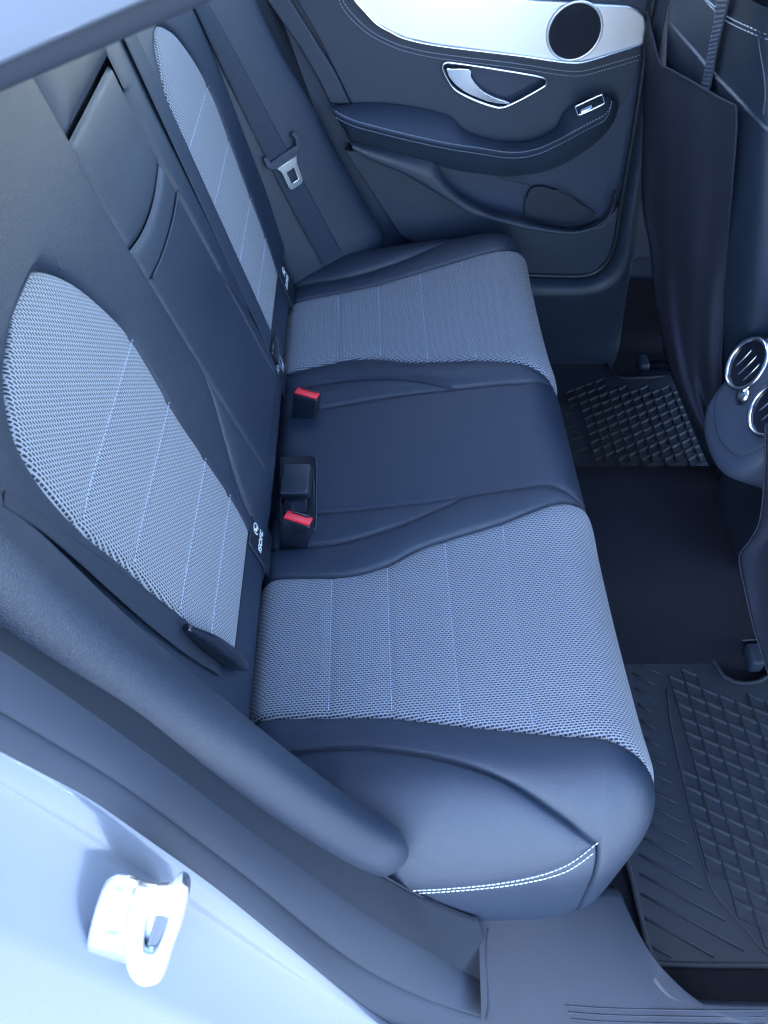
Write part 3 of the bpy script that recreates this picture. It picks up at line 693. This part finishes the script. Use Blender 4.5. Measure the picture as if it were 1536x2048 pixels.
# ================================================================== front seats with hanging kick cloths
def seatback(name, label, y0, y1, sg):
    t = thing(name, label, 'front seat', (.9, (y0 + y1) / 2, -.3))
    # rounded reclined slab: rows up the back, section round it
    rows = []
    for k, z in enumerate(np.linspace(-.22, .62, 36)):
        xb = .815 - .27 * (z + .15); q = (z + .22) / .84
        hw = (y1 - y0) / 2 * (1 - .16 * max(0, (q - .55) / .45) ** 2); yc = (y0 + y1) / 2; d = .13 - .03 * q
        sec = []
        for u in np.linspace(0, 2 * math.pi, 48, endpoint=False):
            cu_, su_ = math.cos(u), math.sin(u)
            e = .42
            sec.append((xb + d / 2 + d / 2 * np.sign(cu_) * abs(cu_) ** .6, yc + hw * np.sign(su_) * abs(su_) ** e, z))
        rows.append(sec)
    grid('backrest', rows, LEATHER, t, closed=True)
    return t
fs = seatback('front_seat', 'far front seat back in blue-black leather behind the hanging cloth', .115, .655, 1)
seatback('front_seat', 'near front seat back at the right edge in front of the near mat', -.69, -.165, -1)
bpy.context.view_layer.update()
T_fs = bvh([o for o in fs.children if o.type == 'MESH'])
def try_on(T, pts, lift):
    out = []
    for q in pts:
        try: out.append(on(T, *q, lift))
        except RuntimeError: pass
    return out
for pts, r in (([(1343, 48), (1365, 75), (1390, 103), (1414, 132), (1440, 160), (1480, 202), (1510, 234), (1536, 262)], .004), ([(1516, 72), (1520, 105), (1527, 145), (1530, 190), (1526, 230)], .0016), ):
    h = try_on(T_fs, pts, .0)
    if len(h) > 2: tube('seam_piping', [a for a, b in h], r, LEATHER, fs)
for off in (0, 10):
    h = try_on(T_fs, [(1400 + off * .4, -20 + off), (1425 + off * .3, 8 + off), (1455, 32 + off), (1495, 52 + off), (1540, 70 + off)], .001)
    if len(h) > 2:
        P = cr([a for a, b in h], 80); N = cr([b for a, b in h], 80); stitches('seam_stitching', P, N, THREAD, fs, .006, .002, .001)

def cloth(name, label, left, right, top, x0, x1, ph, n=60, m=40):
    t = thing(name, label, 'kick mat', AX(*left[-1], x1))
    l, r, tp = cr(left, n), cr(right, n), cr(top, m)
    P = np.zeros((n, m, 3)); 
    for i in range(n):
        a = i / (n - 1)
        for j in range(m):
            b = j / (m - 1); px = l[i] * (1 - b) + r[i] * b + (tp[j] - (tp[0] * (1 - b) + tp[-1] * b)) * (1 - a) ** 2
            x = x0 + (x1 - x0) * a + .008 * math.sin(5 * b + 3 * a + ph) * (.3 + a) + .006 * math.sin(9 * b - 4 * a + ph) * (.35 + a) + .0025 * math.sin(21 * b + 9 * a)
            P[i, j] = AX(px[0], px[1], x)
    bk = P + np.array([.0025, 0, 0])
    grid('cloth_sheet', np.concatenate([P, bk[:, ::-1]], 1), SHEET, t, closed=True)
    tube('hem', P[0], .0022, SHEET, t, n=0, seg=6)
    tube('side_hem', P[:, -1 if right[0][0] < 1500 else 0], .0014, SHEET, t, n=0, seg=6)
    return t
kc = cloth('kick_mat', 'black cloth seat protector hanging behind the far front seat', [(1294, 22), (1290, 110), (1286, 240), (1284, 400), (1300, 500), (1312, 610), (1340, 735), (1382, 832), (1412, 868)],
      [(1471, 212), (1472, 255), (1465, 350), (1455, 480), (1447, 600), (1443, 700), (1442, 780), (1441, 840), (1430, 866)],
      [(1294, 22), (1308, 85), (1322, 128), (1345, 142), (1400, 173), (1440, 197), (1471, 212)], .635, .775, .4)
ribbon('strap', [on(T_fs, *q, .006)[0] for q in ((1444, -14), (1440, 20), (1436, 50), (1429, 85), (1420, 130), (1411, 178))], [on(T_fs, *q, .006)[0] for q in ((1470, -14), (1462, 20), (1454, 52), (1444, 92), (1436, 135), (1428, 183))], STRAPW, kc, .002, n=60)
cloth('kick_mat', 'black cloth seat protector at the right edge above the near mat', [(1531, 850), (1529, 950), (1520, 1040), (1500, 1080), (1479, 1112), (1488, 1170), (1506, 1250), (1528, 1320), (1560, 1420)],
      [(1720, 800), (1720, 900), (1720, 1000), (1715, 1060), (1710, 1120), (1705, 1180), (1700, 1260), (1700, 1330), (1700, 1420)],
      [(1531, 850), (1590, 835), (1660, 815), (1720, 800)], .655, .765, 1.7)

# ================================================================== centre console
con = thing('centre_console', 'rear end of the centre console with two round chrome-ringed air vents', 'console', (.78, 0, -.15))
MC = frame((.735 - .42 * .12, 0, 0), (0, -1, 0), (.42, 0, 1))
ol = cr([(-.090, .30), (-.095, .18), (-.098, .12), (-.094, .075), (-.078, .045), (-.045, .026), (0, .02), (.045, .026), (.078, .045), (.094, .075), (.098, .12), (.095, .18), (.090, .30)], 80)
plate('rear_body', [[tuple(v) for v in ol]], MC, .30, .022, CONSOLE, con, res=5)
il = cr([(-.080, .30), (-.083, .17), (-.081, .125), (-.066, .082), (-.03, .063), (0, .059), (.03, .063), (.066, .082), (.081, .125), (.083, .17), (.080, .30)], 70)
plate('face_panel', [[tuple(v) for v in il]], Matrix.Translation((-.004, 0, 0)) @ MC, .010, .004, CONSOLE, con, res=3)
bpy.context.view_layer.update()
T_con = bvh(list(con.children))
for px in ((1497, 729), (1546, 820)):
    o = on(T_con, *px, .001)[0]; M = frame(o, (0, -1, 0), (.42, 0, 1)); Z = Vector(M.col[2][:3])
    v = disc('air_vent', Matrix.Translation(Z * .0015) @ M, .0395, GLOSS, con, .0006)
    ring('vent_ring', Matrix.Translation(Z * .003) @ M, .0415, .0038, CHROME, v)
    for q in (-.018, 0, .018):
        w_ = math.sqrt(.036 ** 2 - q * q)
        tube('slat', [M @ Vector((q + .004 * math.cos(k * 1.5), k * w_ * .85, -.0005 + .003 * math.cos(k * 1.5))) for k in (-1, -.5, 0, .5, 1)], .0011, CHROME if q == 0 else STEEL, v, seg=6)
    box('slider', M @ Matrix.Translation((.001, .004, .001)), .006, .010, .004, GLOSS, v, .001)
o = on(T_con, 1487, 791, .001)[0]; M = frame(o, (0, -1, 0), (.42, 0, 1))
disc('knob', M, .0135, CHROME, con, .007, rings=8)
ring('knob_collar', M, .0145, .0018, DARK, con)
box('base', frame((.90, 0, -.12), (1, 0, 0), (0, 1, 0)), .20, .20, .20, DARK, con, .02, 3)
tube('edge_strip', [AX(*q, .80 + .03 * k) for k, q in enumerate(((1433, 916), (1440, 945), (1455, 980), (1480, 1020)))], .006, PLASTIC, con, flat=.4)

# ================================================================== near door opening: trim, weather seal, painted body
J = [(-60, 1205), (0, 1242), (120, 1318), (250, 1400), (380, 1492), (500, 1578), (650, 1678), (800, 1768), (870, 1802), (960, 1838), (1010, 1846)]
Cr = [(-60, 1262), (0, 1300), (100, 1368), (220, 1452), (370, 1562), (500, 1662), (620, 1750), (740, 1835), (860, 1905), (965, 1962), (1040, 1985)]
Dk = [(-60, 1390), (0, 1425), (110, 1490), (230, 1563), (350, 1650), (512, 1772), (650, 1885), (740, 1945), (850, 1998), (970, 2036), (1060, 2058)]
Pe = [(-60, 1470), (0, 1503), (90, 1550), (185, 1602), (300, 1682), (430, 1775), (560, 1880), (690, 1985), (780, 2048), (880, 2095), (990, 2130)]
Hl = [(-60, 1540), (0, 1575), (90, 1632), (185, 1690), (300, 1765), (430, 1850), (560, 1935), (690, 2015), (780, 2065), (880, 2105), (990, 2140)]
yJ = [-.655] * 8 + [-.657, -.660, -.662]
yC = [-.690, -.690, -.690, -.690, -.690, -.690, -.692, -.697, -.705, -.714, -.718]
yD = [-.713, -.713, -.713, -.714, -.716, -.720, -.726, -.733, -.744, -.757, -.762]
yP = [-.722, -.722, -.722, -.723, -.726, -.732, -.740, -.750, -.762, -.775, -.78]
yH = [-.728, -.728, -.728, -.729, -.732, -.739, -.748, -.760, -.772, -.785, -.79]
nn = 120
def ext(P, n):                            # carry the opening on up to the roof rail, beyond the frame
    top = cr([P[0] + np.array([.0, .075, .25]), P[0] + np.array([-.022, .034, .13]), P[0]], 22)
    return np.concatenate([top[:-1], cr(P, n)])
cJ, cCr, cDk, cPe, cHl = [ext([AY(*q, y) for q, y in zip(p, ys)], nn) for p, ys in ((J, yJ), (Cr, yC), (Dk, yD), (Pe, yP), (Hl, yH))]
arch = thing('arch_trim', 'dark trim strip round the rear of the near door opening below the side bolster', 'door trim', (.1, -.68, 0))
tc = lambda q: .5 - .5 * math.cos(math.pi * q)
out = np.array([.25, -.6, .35])
rows = [cJ + np.array([-.14, .05, -.14]), cJ + np.array([-.03, .012, -.02])]
for t in np.linspace(0, 1, 10): rows.append(cJ * (1 - t) + cCr * t + out * .003 * math.sin(math.pi * t))
grid('trim_panel', [r[:135] for r in rows], KNIT, arch, flip=True)
far = thing('arch_trim', 'dark trim strip in the gap between the far side bolster and the far door', 'door trim', (.1, .68, 0))
fl_ = np.array([1, -1, 1]); rows = [cJ * fl_ + np.array([-.14, -.05, -.14]), cJ * fl_ + np.array([-.03, -.012, -.02])]
for t in np.linspace(0, 1, 10): rows.append((cJ * (1 - t) + cCr * t + out * .003 * math.sin(math.pi * t)) * fl_)
for t in np.linspace(.05, 1, 12): rows.append((cCr * (1 - t) + (cDk + np.array([.03, -.03, .02])) * t) * fl_)
grid('trim_panel', rows, KNIT, far)
ws = thing('weather_seal', 'soft blue-grey weather seal following the near door opening', 'weather seal', (.1, -.72, 0))
rows = []
for t in np.linspace(0, 1, 14): rows.append(cCr * (1 - t) + cDk * t + out * .010 * math.sin(math.pi * t) ** .7)
rows.append(cDk + np.array([0, .015, -.004]))
grid('seal_bulb', rows, SEAL, ws, flip=True)
rows = [cDk + np.array([0, .015, -.004])]
for t in np.linspace(.02, 1, 10): rows.append(cDk * (1 - t) + cPe * t + out * .006 * math.sin(math.pi * t) ** .6)
rows.append(cPe + np.array([0, .01, -.004]))
grid('seal_lip', rows, SEAL, ws, flip=True)
tube('seal_groove', [p + np.array([0, .003, .0]) for p in cDk[::3]], .0016, GLOSS, ws, n=0, seg=6)
tube('trim_joint', [p + np.array([.0, -.001, .0]) for p in cJ[:121:3]], .0016, GLOSS, arch, n=0, seg=6)
body = thing('car_body', 'silver painted door jamb and roof edge around the near door opening', 'car body', (-.1, -.8, 0))
J2 = cHl + np.array([-.05, -.05, -.07]); J3 = J2 + np.array([-.09, -.05, -.14]); J4 = J3 + np.array([-.20, -.02, -.10])
rows = [cPe + np.array([0, .01, -.003])]
for t in np.linspace(0, 1, 6): rows.append(cPe * (1 - t) + cHl * t + out * .004 * math.sin(math.pi * t))
for t in np.linspace(0.08, 1, 14): rows.append(cHl * (1 - t) + J2 * t - out * .010 * math.sin(math.pi * t))
for t in np.linspace(.1, 1, 8): rows.append(J2 * (1 - t) + J3 * t)
rows.append(J4)
grid('door_jamb', rows, PAINT, body, flip=True)
# striker: plate, U-shaped loop, bolts
sk = thing('door_striker', 'bright steel door striker loop bolted to the painted jamb', 'door striker', AY(270, 1860, -.775))
pxs = [(205, 1785), (225, 1768), (255, 1766), (285, 1775), (305, 1795), (318, 1815), (300, 1890), (285, 1940), (262, 1955), (235, 1935), (205, 1920), (178, 1930), (172, 1900), (182, 1850)]
Msl = YM(-.772)
lp = cr(loc2([AY(*q, -.772) for q in pxs], Msl), 80, True)
plate('base_plate', [[tuple(v) for v in lp]], Msl, .006, .002, STEEL, sk)
ML = YM(-.786)
lo_ = cr(loc2([AY(*q, -.786) for q in ((262, 1800), (300, 1803), (332, 1802), (350, 1783), (366, 1780), (378, 1795), (366, 1850), (348, 1900), (332, 1950), (318, 1970), (290, 1976), (266, 1968), (250, 1940), (246, 1870))], ML), 90, True)
lh_ = cr(loc2([AY(*q, -.786) for q in ((300, 1838), (326, 1836), (332, 1850), (316, 1900), (302, 1922), (286, 1918), (288, 1880))], ML), 50, True)
plate('loop', [[tuple(v) for v in lo_], [tuple(v) for v in lh_]], ML, .012, .004, STEEL, sk, res=3)
for q in ((235, 1800), (225, 1885)):
    p = AY(*q, -.776); disc('bolt', frame(p, (1, 0, 0), (0, 0, 1)), .0075, STEEL, sk, .003)
# sill plate
sp = thing('sill_plate', 'near door sill plate with fine tread lines below the near mat', 'sill plate', (.5, -.7, -.22))
ins_ = [(955, 1800), (1030, 1795), (1080, 1790), (1130, 1785), (1190, 1778), (1238, 1784), (1256, 1840), (1276, 1900), (1305, 1960), (1345, 1998), (1420, 2008), (1560, 2012), (1700, 2014)]
zi = [-.192, -.19, -.19, -.192, -.197, -.205, -.207, -.208, -.208, -.208, -.208, -.208, -.208]
ci = cr([AZ(*q, z) for q, z in zip(ins_, zi)], 100)
ou = np.stack([np.linspace(.266, .95, 100), np.full(100, -.80), np.full(100, -.215)], 1)
rows = [ci + np.array([.012, .02, -.14]), ci + np.array([.004, .006, -.012])]
for t in np.linspace(0, 1, 16): rows.append(ci * (1 - t) + ou * t + np.array([0, 0, .003]) * math.sin(math.pi * t))
grid('plate_cover', rows, SILLP, sp, flip=True)
bpy.context.view_layer.update()
T_sp = bvh([o for o in sp.children])
for k in range(3):
    tube('tread_line', [on(T_sp, x, y + k * 13.5, .0)[0] for x, y in ((1130 + k * 6, 2011), (1200, 2016), (1300, 2019), (1420, 2021), (1530, 2021))], .0012, DARK, sp, seg=6)
tube('joint', [on(T_sp, 976, 1856, .0)[0], AZ(972, 1900, -.197), AZ(974, 1960, -.202), AZ(977, 2010, -.205), AZ(972, 2040, -.206)], .0011, SEAL, sp)
# roof frame edge at upper left
a = [AY(-140, 228, -.60), AY(0, 166, -.60), AY(190, 84, -.60), AY(370, 6, -.60), AY(520, -60, -.60)]
rs = thing('weather_seal', 'blurred weather seal along the roof edge in the upper left corner', 'weather seal', a[1])
tube('seal_bulb', [p + np.array([-.003, -.004, .006]) for p in a], .0085, SEAL, rs, n=40, seg=12)
b_ = [AY(-170, 196, -.625), AY(-30, 134, -.625), AY(160, 50, -.625), AY(340, -28, -.625), AY(490, -94, -.625)]
c_ = [p + np.array([-.16, .03, .06]) for p in b_]
grid('roof_frame', [cr(q, 40) for q in ([p + np.array([0, .012, -.004]) for p in b_], b_, c_)], PAINT, body)

# body shell over and behind the cabin (outside the frame, added to keep sun off the seats)
rf = [(-.50, .895), (-.4, .91), (-.2, .93), (.3, .945), (.5, .94), (.64, .93)]  # front end cut short to let sky light onto the backrest
yy = np.linspace(-.67, .735, 27)  # edges widened past the real roof line to shade sill and armrest
arc = lambda y: -.045 * (abs(y) / .65) ** 3
roof = grid('roof', [[(x, y * (1.0 + .02), z + .02 + arc(y)) for y in yy] for x, z in cr(rf, 30)], PAINT, body)
grid('headliner', [[(x, y, z + arc(y)) for y in yy] for x, z in cr(rf, 30)], BOUNCE, roof, flip=True)
grid('rear_shelf', [[(x, y, .70) for y in (-.6, 0, .6)] for x in (-1.2, -.7, -.20)], BOUNCE, body)  # unseen shelf, made pale blue to bounce light to the backrest
for sg in (-1, 1):
    grid('rear_quarter', [[(x, sg * y, z) for x in (-1.3, -.8, -.35, -.16)] for y, z in ((.60, .84), (.66, .60), (.72, .45), (.80, .2), (.84, -.2), (.84, -.5))], PAINT, body)
    grid('front_side', [[(x, sg * y, z) for x in (.80, 1.2, 1.6)] for y, z in ((.70, .45), (.74, .2), (.80, -.2), (.80, -.5))], PAINT, body)

grid('rear_bulkhead', [[(-.27 - .05 * k, y, z) for y in (-.80, 0, .80)] for k, z in ((0, -.6), (0, .2), (1, .70))], DARK, body)  # unseen panel added to stop light leaking in below the backrest
